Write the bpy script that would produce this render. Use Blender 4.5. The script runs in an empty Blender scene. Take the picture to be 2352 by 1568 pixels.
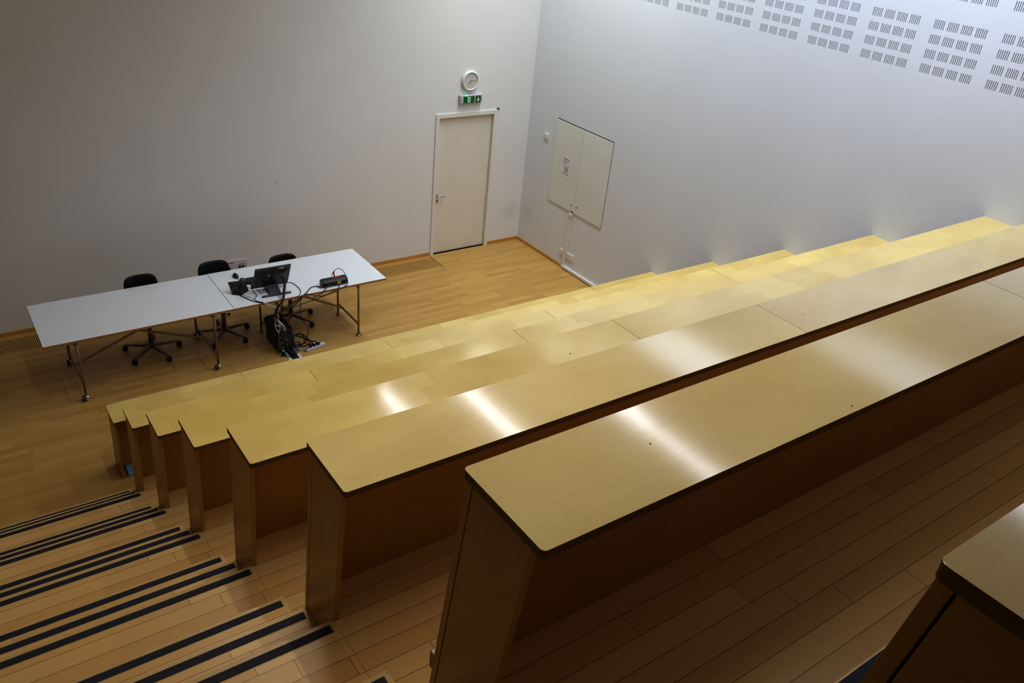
import bpy, math, random
from mathutils import Vector, Matrix
random.seed(4)
SC = bpy.context.scene
COL = SC.collection

# ------------------------------------------------------------------ builder
class MB:
    def __init__(s):
        s.v = []; s.f = []; s.m = []; s.sm = []
    def add(s, vs, fs, mat=0, smooth=False):
        o = len(s.v)
        s.v += [tuple(p) for p in vs]
        for f in fs:
            s.f.append([i + o for i in f]); s.m.append(mat); s.sm.append(smooth)
        return s
    def hexa(s, b, t, mat=0, side=None, bot=None):
        """b, t: four points each, counter-clockwise seen from above"""
        side = mat if side is None else side
        bot = side if bot is None else bot
        o = len(s.v); s.v += [tuple(p) for p in b] + [tuple(p) for p in t]
        for f, m in (([3, 2, 1, 0], bot), ([4, 5, 6, 7], mat), ([0, 1, 5, 4], side), ([1, 2, 6, 5], side), ([2, 3, 7, 6], side), ([3, 0, 4, 7], side)):
            s.f.append([i + o for i in f]); s.m.append(m); s.sm.append(False)
        return s
    def box(s, x0, x1, y0, y1, z0, z1, mat=0, side=None, bot=None):
        x0, x1 = min(x0, x1), max(x0, x1); y0, y1 = min(y0, y1), max(y0, y1); z0, z1 = min(z0, z1), max(z0, z1)
        q = [(x0, y0), (x1, y0), (x1, y1), (x0, y1)]
        return s.hexa([(a, b, z0) for a, b in q], [(a, b, z1) for a, b in q], mat, side, bot)
    def obox(s, c, sx, sy, z0, z1, ang, mat=0, side=None):
        ca, sa = math.cos(ang), math.sin(ang)
        q = [(c[0] + ca * a - sa * b, c[1] + sa * a + ca * b) for a, b in ((-sx, -sy), (sx, -sy), (sx, sy), (-sx, sy))]
        return s.hexa([(a, b, z0) for a, b in q], [(a, b, z1) for a, b in q], mat, side)
    def poly_prism(s, pts, d, mat=0, side=None, smooth=False):
        """extrude a planar polygon (3D points) by vector d"""
        side = mat if side is None else side
        n = len(pts); d = Vector(d)
        vs = [Vector(p) for p in pts]; vs += [p + d for p in vs]
        o = len(s.v); s.v += [tuple(p) for p in vs]
        s.f.append([o + i for i in reversed(range(n))]); s.m.append(mat); s.sm.append(False)
        s.f.append([o + n + i for i in range(n)]); s.m.append(mat); s.sm.append(False)
        for i in range(n):
            j = (i + 1) % n
            s.f.append([o + i, o + j, o + n + j, o + n + i]); s.m.append(side); s.sm.append(smooth)
        return s
    def cyl(s, p0, p1, r0, r1=None, n=16, mat=0, caps=True, smooth=True, capmat=None):
        r1 = r0 if r1 is None else r1
        p0, p1 = Vector(p0), Vector(p1); ax = (p1 - p0).normalized()
        u = ax.orthogonal().normalized(); w = ax.cross(u)
        o = len(s.v)
        for p, r in ((p0, r0), (p1, r1)):
            for i in range(n):
                a = 2 * math.pi * i / n
                s.v.append(tuple(p + (u * math.cos(a) + w * math.sin(a)) * r))
        for i in range(n):
            j = (i + 1) % n
            s.f.append([o + i, o + j, o + n + j, o + n + i]); s.m.append(mat); s.sm.append(smooth)
        if caps:
            cm = mat if capmat is None else capmat
            s.f.append([o + i for i in reversed(range(n))]); s.m.append(cm); s.sm.append(False)
            s.f.append([o + n + i for i in range(n)]); s.m.append(cm); s.sm.append(False)
        return s
    def bar(s, p0, p1, w, h, up=(0, 0, 1), mat=0):
        p0, p1 = Vector(p0), Vector(p1); ax = (p1 - p0).normalized(); up = Vector(up)
        sd = ax.cross(up).normalized() * (w / 2); u = sd.cross(ax).normalized() * (h / 2)
        s.hexa([p0 - sd - u, p0 + sd - u, p1 + sd - u, p1 - sd - u], [p0 - sd + u, p0 + sd + u, p1 + sd + u, p1 - sd + u], mat)
        return s
    def tube(s, pts, r, n=8, mat=0, sub=6, closed=False):
        P = [Vector(p) for p in pts]
        if len(P) > 2 and sub > 1:
            Q = []; N = len(P)
            for i in range(N - (0 if closed else 1)):
                g = (lambda k: P[k % N]) if closed else (lambda k: P[max(0, min(N - 1, k))])
                a, b, c, d = g(i - 1), g(i), g(i + 1), g(i + 2)
                for k in range(sub):
                    t = k / sub
                    Q.append(.5 * ((2 * b) + (c - a) * t + (2 * a - 5 * b + 4 * c - d) * t * t + (3 * b - a - 3 * c + d) * t ** 3))
            if not closed: Q.append(P[-1])
            P = Q
        o = len(s.v); N = len(P); u = None
        for i, p in enumerate(P):
            t = (P[(i + 1) % N] - P[i - 1]) if closed else (P[min(i + 1, N - 1)] - P[max(i - 1, 0)])
            if t.length < 1e-9: t = Vector((0, 0, 1))
            t.normalize()
            u = t.orthogonal().normalized() if u is None else (u - t * u.dot(t)).normalized()
            w = t.cross(u)
            for k in range(n):
                a = 2 * math.pi * k / n
                s.v.append(tuple(p + (u * math.cos(a) + w * math.sin(a)) * r))
        for i in range(N if closed else N - 1):
            i2 = (i + 1) % N
            for k in range(n):
                k2 = (k + 1) % n
                s.f.append([o + i * n + k, o + i * n + k2, o + i2 * n + k2, o + i2 * n + k]); s.m.append(mat); s.sm.append(True)
        if not closed:
            s.f.append([o + k for k in reversed(range(n))]); s.m.append(mat); s.sm.append(False)
            s.f.append([o + (N - 1) * n + k for k in range(n)]); s.m.append(mat); s.sm.append(False)
        return s
    def lathe(s, prof, c, n=24, mat=0, axis='z'):
        """prof: (radius, height) list, around an axis through c"""
        o = len(s.v); c = Vector(c)
        for r, h in prof:
            for i in range(n):
                a = 2 * math.pi * i / n
                x, y = r * math.cos(a), r * math.sin(a)
                p = (x, y, h) if axis == 'z' else ((x, h, y) if axis == 'y' else (h, x, y))
                s.v.append(tuple(c + Vector(p)))
        for k in range(len(prof) - 1):
            for i in range(n):
                j = (i + 1) % n
                s.f.append([o + k * n + i, o + k * n + j, o + (k + 1) * n + j, o + (k + 1) * n + i]); s.m.append(mat); s.sm.append(True)
        return s
    def build(s, name, mats, parent=None, base=None, bevel=0, bseg=2):
        mats = mats if isinstance(mats, (list, tuple)) else [mats]
        if base is None:
            base = Vector(parent['_b']) if parent is not None and '_b' in parent else Vector((0, 0, 0))
        base = Vector(base)
        me = bpy.data.meshes.new(name)
        me.from_pydata([tuple(Vector(p) - base) for p in s.v], [], s.f)
        for m in mats: me.materials.append(m)
        for i, p in enumerate(me.polygons):
            p.material_index = s.m[i]; p.use_smooth = s.sm[i]
        me.update()
        import bmesh
        bm = bmesh.new(); bm.from_mesh(me); bmesh.ops.recalc_face_normals(bm, faces=bm.faces[:]); bm.to_mesh(me); bm.free()
        ob = bpy.data.objects.new(name, me); COL.objects.link(ob)
        if parent is not None:
            ob.parent = parent
        else:
            ob.location = base
        ob['_b'] = tuple(base)
        if bevel:
            md = ob.modifiers.new('edge', 'BEVEL'); md.width = bevel; md.segments = bseg; md.limit_method = 'ANGLE'; md.angle_limit = math.radians(40)
        return ob

def tag(o, label=None, cat=None, group=None, kind=None):
    if label: o['label'] = label
    if cat: o['category'] = cat
    if group: o['group'] = group
    if kind: o['kind'] = kind
    return o
def thing(name, base, label, cat, group=None, kind=None):
    o = bpy.data.objects.new(name, None); COL.objects.link(o); o.location = base; o['_b'] = tuple(base)
    o.empty_display_size = .1
    return tag(o, label, cat, group, kind)
def S(o): o['kind'] = 'structure'; return o

# ------------------------------------------------------------------ materials
def srgb(r, g, b):
    f = lambda c: c / 12.92 if c <= .04045 else ((c + .055) / 1.055) ** 2.4
    return (f(r / 255), f(g / 255), f(b / 255), 1)
class NT:
    def __init__(s, name):
        s.m = bpy.data.materials.new(name); s.m.use_nodes = True
        s.t = s.m.node_tree; s.n = s.t.nodes; s.l = s.t.links
        s.p = s.n['Principled BSDF']
    def new(s, t, **kw):
        n = s.n.new(t)
        for k, v in kw.items(): setattr(n, k, v)
        return n
    def math(s, op, a, b=None, c=None):
        n = s.new('ShaderNodeMath', operation=op)
        for i, x in enumerate((a, b, c)):
            if x is None: continue
            if isinstance(x, (int, float)): n.inputs[i].default_value = x
            else: s.l.new(x, n.inputs[i])
        return n.outputs[0]
    def noise(s, vec, scale, detail=3, rough=.5):
        n = s.new('ShaderNodeTexNoise'); n.inputs['Scale'].default_value = scale; n.inputs['Detail'].default_value = detail; n.inputs['Roughness'].default_value = rough
        s.l.new(vec, n.inputs['Vector']); return n.outputs['Fac']
    def mapping(s, vec, scale=(1, 1, 1), loc=(0, 0, 0)):
        n = s.new('ShaderNodeMapping'); n.inputs['Scale'].default_value = scale; n.inputs['Location'].default_value = loc
        s.l.new(vec, n.inputs['Vector']); return n.outputs[0]
    def obj(s): return s.new('ShaderNodeTexCoord').outputs['Object']
    def ramp(s, fac, stops):
        n = s.new('ShaderNodeValToRGB'); e = n.color_ramp.elements
        while len(e) < len(stops): e.new(.5)
        for i, (p, c) in enumerate(stops): e[i].position = p; e[i].color = c
        s.l.new(fac, n.inputs[0]); return n.outputs[0]
    def mix(s, fac, a, b, mode='MIX'):
        n = s.new('ShaderNodeMix', data_type='RGBA', blend_type=mode)
        for sock, x in ((n.inputs[0], fac), (n.inputs[6], a), (n.inputs[7], b)):
            if isinstance(x, (int, float)): sock.default_value = x
            elif isinstance(x, tuple): sock.default_value = x
            else: s.l.new(x, sock)
        return n.outputs[2]
    def bump(s, h, strength=.1, dist=.002):
        n = s.new('ShaderNodeBump'); n.inputs['Strength'].default_value = strength; n.inputs['Distance'].default_value = dist
        s.l.new(h, n.inputs['Height']); s.l.new(n.outputs[0], s.p.inputs['Normal'])
    def col(s, c):
        if isinstance(c, tuple): s.p.inputs['Base Color'].default_value = c
        else: s.l.new(c, s.p.inputs['Base Color'])

def plain(name, c, rough=.5, metal=0, var=.05, scale=40, spec=.5, bump=0):
    t = NT(name); o = t.obj()
    nz = t.noise(o, scale, 3)
    lo = tuple(max(0, x * (1 - var)) for x in c[:3]) + (1,); hi = tuple(min(1, x * (1 + var)) for x in c[:3]) + (1,)
    t.col(t.ramp(nz, [(.3, lo), (.7, hi)]))
    t.p.inputs['Roughness'].default_value = rough; t.p.inputs['Metallic'].default_value = metal
    t.p.inputs['Specular IOR Level'].default_value = spec
    if bump: t.bump(nz, bump)
    return t.m

def ply(name, c_lo, c_hi, rough=.33, spec=.5, patch=.6, grain=.5, bmp=.16, coat=0):
    """varnished veneer with grain along x and cross-cut changes of tone"""
    t = NT(name); o = t.obj()
    inf = t.new('ShaderNodeObjectInfo')
    off = t.new('ShaderNodeVectorMath', operation='ADD'); t.l.new(o, off.inputs[0])
    cx = t.new('ShaderNodeCombineXYZ'); t.l.new(t.math('MULTIPLY', inf.outputs['Random'], 37.), cx.inputs[0]); t.l.new(t.math('MULTIPLY', inf.outputs['Random'], 11.), cx.inputs[1])
    t.l.new(cx.outputs[0], off.inputs[1]); v = off.outputs[0]
    sep = t.new('ShaderNodeSeparateXYZ'); t.l.new(v, sep.inputs[0])
    # cross-cut sheets of tone, edges slightly ragged
    wob = t.noise(t.mapping(v, (2, 9, 2)), 1.5, 2)
    band = t.math('FLOOR', t.math('MULTIPLY', sep.outputs[1], 7.1))
    xx = t.math('ADD', t.math('ADD', t.math('MULTIPLY', sep.outputs[0], 2.7), t.math('MULTIPLY', wob, .1)), t.math('MULTIPLY', t.math('SINE', t.math('MULTIPLY', band, 12.9)), .8))
    wn = t.new('ShaderNodeTexWhiteNoise', noise_dimensions='1D'); t.l.new(t.math('FLOOR', xx), wn.inputs['W'])
    soft = t.noise(t.mapping(v, (1.6, 2.5, 2)), 1.3, 3)
    tone = t.math('ADD', t.math('MULTIPLY', wn.outputs['Value'], .38 * patch), t.math('MULTIPLY', soft, 1 - .38 * patch))
    gr = t.noise(t.mapping(v, (3, 90, 90)), 1.6, 4, .6)
    tone = t.math('ADD', t.math('MULTIPLY', tone, 1 - .35 * grain), t.math('MULTIPLY', gr, .35 * grain))
    c = t.ramp(tone, [(.3, c_lo), (.68, c_hi)])
    fl = t.noise(t.mapping(v, (2.2, 5, 5)), 3.1, 5, .7)
    c = t.mix(t.ramp(fl, [(.62, (0, 0, 0, 1)), (.8, (.35, .35, .35, 1))]), c, tuple(x * .72 for x in c_lo[:3]) + (1,))
    t.col(c)
    t.p.inputs['Roughness'].default_value = rough; t.p.inputs['Specular IOR Level'].default_value = spec
    if coat: t.p.inputs['Coat Weight'].default_value = coat; t.p.inputs['Coat Roughness'].default_value = .11
    if bmp: t.bump(t.noise(t.mapping(v, (5, 45, 45)), 1., 4), bmp, .004)
    return t.m

def planks(name, cols, w=.085, length=1.35, gap=.0022, rough=.38, spec=.5, gapdark=.45, grain=.4):
    t = NT(name); o = t.obj()
    sep = t.new('ShaderNodeSeparateXYZ'); t.l.new(o, sep.inputs[0]); x, y = sep.outputs[0], sep.outputs[1]
    rv = t.math('DIVIDE', y, w); row = t.math('FLOOR', rv)
    w1 = t.new('ShaderNodeTexWhiteNoise', noise_dimensions='1D'); t.l.new(row, w1.inputs['W'])
    uv = t.math('ADD', t.math('DIVIDE', x, length), t.math('MULTIPLY', w1.outputs['Value'], 7.3)); idx = t.math('FLOOR', uv)
    cb = t.new('ShaderNodeCombineXYZ'); t.l.new(row, cb.inputs[0]); t.l.new(idx, cb.inputs[1])
    w2 = t.new('ShaderNodeTexWhiteNoise', noise_dimensions='2D'); t.l.new(cb.outputs[0], w2.inputs['Vector'])
    sh = t.new('ShaderNodeVectorMath', operation='MULTIPLY_ADD'); t.l.new(w2.outputs['Color'], sh.inputs[0]); sh.inputs[1].default_value = (9, 9, 9); t.l.new(o, sh.inputs[2])
    gr = t.noise(t.mapping(sh.outputs[0], (2.2, 42, 42)), 1.7, 5, .6)
    cl = t.noise(t.mapping(sh.outputs[0], (2, 7, 7)), 1.4, 3)
    tone = t.math('ADD', t.math('MULTIPLY', w2.outputs['Value'], .62), t.math('ADD', t.math('MULTIPLY', gr, .38 * grain), t.math('MULTIPLY', cl, .38 * (1 - grain))))
    n = len(cols); c = t.ramp(tone, [(.12 + .72 * i / (n - 1), q) for i, q in enumerate(cols)])
    fy = t.math('FRACT', rv); fx = t.math('FRACT', uv)
    ey = t.math('MINIMUM', fy, t.math('SUBTRACT', 1, fy)); ex = t.math('MINIMUM', fx, t.math('SUBTRACT', 1, fx))
    g = t.math('MAXIMUM', t.math('LESS_THAN', ey, gap / w / 2), t.math('LESS_THAN', ex, gap / length / 2))
    c = t.mix(t.math('MULTIPLY', g, gapdark), c, tuple(q * .18 for q in cols[0][:3]) + (1,))
    t.col(c)
    t.p.inputs['Roughness'].default_value = rough; t.p.inputs['Specular IOR Level'].default_value = spec
    t.bump(t.math('ADD', t.math('MULTIPLY', gr, .25), t.math('MULTIPLY', t.math('SUBTRACT', 1, g), 1.)), .12, .001)
    return t.m

def wallmat(name, c, dirt=()):
    t = NT(name); o = t.obj()
    nz = t.noise(o, 1.1, 4); fine = t.noise(o, 220, 2)
    col = t.ramp(nz, [(.3, tuple(x * .965 for x in c[:3]) + (1,)), (.7, c)])
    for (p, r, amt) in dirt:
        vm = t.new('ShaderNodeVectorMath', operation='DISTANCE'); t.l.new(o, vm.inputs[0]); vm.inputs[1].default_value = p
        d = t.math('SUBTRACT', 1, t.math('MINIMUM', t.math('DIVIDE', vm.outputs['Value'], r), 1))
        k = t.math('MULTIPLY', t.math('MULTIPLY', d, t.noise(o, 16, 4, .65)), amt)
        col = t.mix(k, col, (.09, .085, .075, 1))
    t.col(col); t.p.inputs['Roughness'].default_value = .62; t.p.inputs['Specular IOR Level'].default_value = .3
    t.bump(fine, .04, .001)
    return t.m

M = {}
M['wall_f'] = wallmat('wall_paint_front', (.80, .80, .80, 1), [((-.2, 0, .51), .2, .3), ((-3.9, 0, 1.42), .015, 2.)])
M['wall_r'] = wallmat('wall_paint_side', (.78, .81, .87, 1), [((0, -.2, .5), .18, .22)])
M['ceil'] = plain('ceiling_paint', (.7, .69, .66, 1), .8)
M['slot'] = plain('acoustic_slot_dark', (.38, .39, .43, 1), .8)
M['stage'] = planks('stage_parquet', [srgb(180, 139, 75), srgb(190, 150, 84), srgb(194, 155, 88), srgb(202, 163, 97)], w=.071, length=.62, gap=.0012, rough=.42, gapdark=.25)
M['tier'] = planks('tier_planks', [srgb(206, 162, 100), srgb(217, 175, 113), srgb(223, 182, 121), srgb(231, 194, 134)], w=.0852, length=1.25, gap=.003, rough=.31, gapdark=.75)
M['top'] = ply('desk_top_veneer', srgb(206, 174, 88), srgb(230, 204, 122), rough=.4, spec=.8, patch=.6, grain=.5, coat=1.)
M['top2'] = ply('desk_top_veneer_plain', srgb(208, 178, 98), srgb(228, 204, 126), rough=.4, spec=.8, patch=.12, grain=.8, coat=1.)
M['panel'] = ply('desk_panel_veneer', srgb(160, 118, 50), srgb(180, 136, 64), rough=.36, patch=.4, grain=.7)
M['edge'] = ply('plywood_edge', srgb(84, 58, 34), srgb(112, 80, 46), rough=.55, patch=.2)
M['nosing_glint_wood'] = plain('pale_wood_and_nosing_glint', srgb(206, 172, 118), .3, var=.08, scale=8)  # pale tone paints light catching the step edges; plywood colour on seat board
M['strip'] = plain('anti_slip_black', srgb(24, 22, 38), .7, var=.25, scale=300, bump=.2)
M['base'] = ply('baseboard_wood', srgb(190, 142, 78), srgb(206, 158, 92), rough=.45, patch=.4)
M['slat'] = plain('grille_slat_wood', srgb(196, 152, 84), .5, var=.08, scale=12)
M['dark'] = plain('dark_void', (.02, .017, .014, 1), .8)
M['gapd'] = plain('shadow_gap', (.05, .045, .04, 1), .8)
M['white'] = plain('white_lacquer', (.78, .77, .74, 1), .4, var=.02)
M['leaf'] = plain('door_leaf_cream', (.78, .735, .65, 1), .45, var=.03, scale=2.5)
M['cup'] = plain('cupboard_paint', (.78, .80, .77, 1), .4, var=.025, scale=3)
M['plast'] = plain('white_plastic', (.78, .77, .76, 1), .35, var=.02)
M['steel'] = plain('brushed_steel', (.55, .54, .52, 1), .3, 1)
M['frame'] = plain('table_frame_steel', (.30, .25, .19, 1), .48, .8, var=.12)
M['chrome'] = plain('chrome', (.75, .75, .75, 1), .18, 1)
M['lam'] = plain('table_white_laminate', (.86, .88, .93, 1), .32, var=.015, scale=4)
M['tedge'] = plain('table_edge_wood', srgb(180, 134, 74), .5, var=.1)
M['black'] = plain('black_plastic', (.014, .014, .016, 1), .38, var=.2)
M['blackm'] = plain('black_matt', (.011, .011, .012, 1), .6, var=.2)
M['seatb'] = plain('chair_black', (.0045, .0045, .005, 1), .5, var=.1, spec=.25)
M['navy'] = plain('navy_upholstery', (.02, .022, .04, 1), .85, var=.2, scale=200)
M['char'] = plain('charcoal_plastic', (.03, .032, .038, 1), .38, var=.1)
M['slate'] = plain('slate_stand', (.085, .095, .12, 1), .4, var=.1)
M['base5'] = plain('chair_base_metal', (.23, .19, .15, 1), .42, .8, var=.1)
M['screen'] = plain('screen_glass', (.01, .011, .013, 1), .1)
M['red'] = plain('red_sticker', srgb(190, 40, 45), .4)
M['yellow'] = plain('yellow_sticker', srgb(205, 195, 30), .4)
M['paper'] = plain('paper', (.80, .79, .82, 1), .7, var=.01)
M['ink'] = plain('ink_grey', (.22, .21, .23, 1), .7)
M['green'] = plain('exit_green', srgb(0, 104, 38), .35, var=.04)
M['green2'] = plain('exit_green_dim', srgb(0, 78, 44), .35, var=.04)
M['signw'] = plain('sign_white', (.78, .80, .76, 1), .4)
M['hous'] = plain('sign_housing', (.55, .56, .58, 1), .3)
M['face'] = plain('clock_face', (.62, .60, .58, 1), .35, var=.02)
M['rim'] = plain('clock_rim', (.80, .79, .73, 1), .25, var=.02)
M['blue'] = plain('blue_cloth', srgb(140, 172, 208), .7, var=.15, scale=60)
M['pinkw'] = plain('connection_panel_paint', (.66, .60, .62, 1), .5, var=.03)
M['strip_w'] = plain('power_strip_pale', (.62, .60, .66, 1), .4, var=.03)
M['wirew'] = plain('white_wire', (.72, .70, .66, 1), .45)
M['wireg'] = plain('grey_wire', (.20, .20, .22, 1), .45)
M['wirer'] = plain('red_brown_wire', (.16, .05, .03, 1), .45)
def emit(name, c, s):
    t = NT(name); t.col((.0, .3, .1, 1)); t.p.inputs['Emission Color'].default_value = c; t.p.inputs['Emission Strength'].default_value = s
    return t.m
M['led'] = emit('led_green', (.05, 1, .35, 1), 4)

# ------------------------------------------------------------------ measures
L = 6.6496                                   # aisle-side end of the desks at x = -L, wall at x = 0
D = .3049                                    # depth of a desk top
YF = [-2.953, -3.8653, -4.785, -5.7085, -6.645, -7.5706, -8.504, -9.4611]
ZT = [.7155, 1.2536, 1.7934, 2.3324, 2.8828, 3.4245, 3.9738, 4.5215]
H = .7162; LEAN = .1237
ZF = [0.] + [z - H for z in ZT[1:]]
XA = -13.2                                   # far side of the aisle
BACK = -12.6; CEIL = 6.42

# ------------------------------------------------------------------ shell
b = MB(); b.box(XA, 0, -4.3, 0, -.12, 0)
S(b.build('floor', M['stage']))
b = MB(); b.box(XA - .2, .2, BACK, .2, CEIL, CEIL + .12)
S(b.build('ceiling', M['ceil']))
DX0, DX1, DZ = -1.558, -.645, 2.05           # door opening
b = MB()
b.box(XA, DX0, 0, .22, 0, CEIL); b.box(DX1, .0, 0, .22, 0, CEIL); b.box(DX0, DX1, 0, .22, DZ, CEIL)
S(b.build('wall_front', M['wall_f']))
b = MB(); b.box(XA - .2, XA, BACK, .2, -.1, CEIL); S(b.build('wall_left', M['wall_f']))
b = MB(); b.box(XA - .2, .2, BACK - .2, BACK, -.1, CEIL); S(b.build('wall_back', M['wall_f']))

# side wall with slotted acoustic field: slots are real recesses
def wall_right():
    b = MB()
    slots_y = []; g0 = -1.938 + 3 * .6157
    g = 0
    while True:
        y0 = g0 - g * .6157
        if y0 < -9.9: break
        for k in range(4):
            yb = y0 - k * .1265
            for j in range(6):
                a = yb - j * .0172; slots_y.append((a - .006, a))
        g += 1
    slots_z = [(3.886 + bd * .622 + r * .1238, 3.886 + bd * .622 + r * .1238 + .0745) for bd in range(3) for r in range(4)]
    slots_y.sort(); slots_z.sort()
    y_lo, y_hi = slots_y[0][0], slots_y[-1][1]; z_lo, z_hi = slots_z[0][0], slots_z[-1][1]
    def q(y0, y1, z0, z1, x=0, mat=0):
        b.add([(x, y0, z0), (x, y1, z0), (x, y1, z1), (x, y0, z1)], [[0, 1, 2, 3]], mat)
    q(BACK, .2, -.1, z_lo); q(BACK, .2, z_hi, CEIL); q(BACK, y_lo, z_lo, z_hi); q(y_hi, .2, z_lo, z_hi)
    for i, (a, c) in enumerate(slots_z):               # strips between the slot rows
        if i + 1 < len(slots_z): q(y_lo, y_hi, c, slots_z[i + 1][0])
        for j, (ya, yc) in enumerate(slots_y):
            if j + 1 < len(slots_y): q(yc, slots_y[j + 1][0], a, c)
            dp = .012
            q(ya, yc, a, c, dp, 1)
            b.add([(0, ya, a), (0, ya, c), (dp, ya, c), (dp, ya, a)], [[0, 1, 2, 3]], 1)
            b.add([(0, yc, a), (0, yc, c), (dp, yc, c), (dp, yc, a)], [[0, 1, 2, 3]], 1)
            b.add([(0, ya, a), (0, yc, a), (dp, yc, a), (dp, ya, a)], [[0, 1, 2, 3]], 1)
            b.add([(0, ya, c), (0, yc, c), (dp, yc, c), (dp, ya, c)], [[0, 1, 2, 3]], 1)
    b.add([(.2, BACK, -.1), (.2, .2, -.1), (.2, .2, CEIL), (.2, BACK, CEIL)], [[0, 1, 2, 3]], 0)
    me = bpy.data.meshes.new('wall_right'); me.from_pydata(b.v, [], b.f)
    me.materials.append(M['wall_r']); me.materials.append(M['slot'])
    for i, p in enumerate(me.polygons): p.material_index = b.m[i]
    o = bpy.data.objects.new('wall_right', me); COL.objects.link(o); S(o)
wall_right()

b = MB(); b.box(XA, -1.609, -.014, 0, 0, .052); b.box(-.584, 0, -.014, 0, 0, .052)
S(b.build('baseboard_front', M['base']))
b = MB(); b.box(-.014, 0, -2.93, -.014, 0, .05)
S(b.build('baseboard_right', M['base']))

# tiers: platform, two steps down in the aisle, strips on the nosings
XE = -L + .012
for k in range(1, 8):
    zk, zp = ZF[k], ZF[k - 1]; y = YF[k]
    yn = YF[k + 1] if k < 7 else None
    b = MB()
    rear_a = yn + .05 if yn else BACK; rear_b = yn + .03 if yn else BACK
    e1, e2, e3 = y + .351, y + .094, y - .163
    r3 = (zk - zp) / 3
    b.box(XA, XE - .0004, rear_a, e1, zp - .1, zp + r3)
    b.box(XA, XE - .0004, rear_a, e2, zp + r3, zp + 2 * r3)
    b.box(XA, XE + .004, rear_a, e3, zp + 2 * r3, zk)
    b.box(XE + .003, 0, rear_b, y + .03, zp - .1, zk)
    o = S(b.build('tier_floor', M['tier'], base=(-L, y, zk)))
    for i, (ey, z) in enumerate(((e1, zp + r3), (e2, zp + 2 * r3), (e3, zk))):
        n = MB(); n.box(XA, XE - .006, ey - .060, ey + .003, z - .018, z + .0008)  # pale band: reflection on the rounded step edge, put into the colour
        n.build('nosing_glint_wood', M['nosing_glint_wood'], o, bevel=.003)
        n = MB(); n.box(XA, -L - .008, ey - .053, ey - .018, z, z + .003)
        n.build('anti_slip_strip', M['strip'], o)

# ------------------------------------------------------------------ desks
DL = ['pale wooden lecture desk at the foot of the tiers, facing the white tables',
      'pale wooden lecture desk, second row up from the white tables',
      'pale wooden lecture desk, third row up from the white tables',
      'pale wooden lecture desk, fourth row up from the white tables, middle of the slope',
      'pale wooden lecture desk, fifth row up, with a fine joint across its top',
      'glossy pale wooden lecture desk, sixth row up, dark joint near the bright reflection',
      'glossy long lecture desk with the streaky white reflection, seventh row up',
      'topmost wooden lecture desk, mostly cut off at the corner of the photo']
SEAMS = [(-1.07, -3.26, -5.45), (-2.19, -4.37), (-1.17, -3.3, -5.5), (-2.18, -4.36), (-4.362,), (-4.34,), (-4.34,), (-4.34,)]
M['knot'] = plain('dark_knot', (.06, .03, .012, 1), .4, var=.2)
KNOTS = {6: ((-6.198, -8.645, .003), (-5.576, -8.787, .003)), 5: ((-4.206, -7.747, .0035),), 4: ((-4.836, -6.847, .005),)}
for k in range(8):
    y, zt = YF[k], ZT[k]; zk = ZF[k]; zp = ZF[k - 1] if k else 0.
    t = thing('lecture_desk', (-L / 2, y - .15, zk), DL[k], 'desk', 'rows of lecture desks on the tiers')
    TH = .025
    xs = [-L] + sorted(SEAMS[k]) + [-.001]
    for i in range(len(xs) - 1):
        x0, x1 = xs[i], xs[i + 1]
        g0 = .0012 if i else 0; g1 = .0012 if i < len(xs) - 2 else 0
        b = MB(); r = .013 if i == 0 else .0005
        pts = []
        for cx, cy, a0 in ((x0 + g0 + r, y - D + r, 180), (x1 - g1 - .0005, y - D + .0005, 270), (x1 - g1 - .0005, y - .0005, 0), (x0 + g0 + r, y - r, 90)):
            rr = r if abs(cx - x0) < .05 else .0005
            for s_ in range(5):
                a = math.radians(a0 + s_ * 22.5); pts.append((cx + rr * math.cos(a), cy + rr * math.sin(a), zt - TH))
        b.poly_prism(pts, (0, 0, TH), 0, 1)
        b.build('desktop', [M['top'] if k < 5 else M['top2'], M['edge']], t, bevel=.003)
    Y = lambda d, tt: y + d + LEAN * tt                     # leaning offset at depth tt below the top
    def slab(x0, x1, d0, d1, t0, t1):
        return MB().hexa([(x0, Y(d0, t1), zt - t1), (x1, Y(d0, t1), zt - t1), (x1, Y(d1, t1), zt - t1), (x0, Y(d1, t1), zt - t1)],
                         [(x0, Y(d0, t0), zt - t0), (x1, Y(d0, t0), zt - t0), (x1, Y(d1, t0), zt - t0), (x0, Y(d1, t0), zt - t0)])
    tb = zt - zp - .001 if k else zt
    te = H + .40 if k else zt
    slab(XE, XE + .022, -D + .047, -.034, TH, te).build('end_panel', M['panel'], t, bevel=.0015)
    f = slab(XE, -.002, -.030, -.006, TH, tb); f.build('front_panel', M['panel'], t, bevel=.0015)
    slab(XE + .022, -.002, -.094, -.076, TH, H).build('back_panel', M['panel'], t)
    for (kx, ky, kr) in KNOTS.get(k, ()):
        b = MB(); b.cyl((kx, ky, zt - .0003), (kx, ky, zt + .0004), kr, n=12); b.build('knot', M['knot'], t)
    if k == 6:
        b = MB(); b.box(XE + .002, XE + .04, Y(-.006, .765), Y(-.006, .765) + .022, zt - .80, zt - .735); b.build('bracket', M['frame'], t, bevel=.003)
    if k == 7:
        b = MB(); b.box(-6.3, -.1, y + .12, y + .275, zt - .965, zt - .945, 0); b.build('seat_board', M['nosing_glint_wood'], t, bevel=.003)
        b = MB(); b.box(-6.29, -.11, y + .11, y + .262, zt - .945, zt - .92); b.build('seat_pad', M['navy'], t, bevel=.006)

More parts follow.
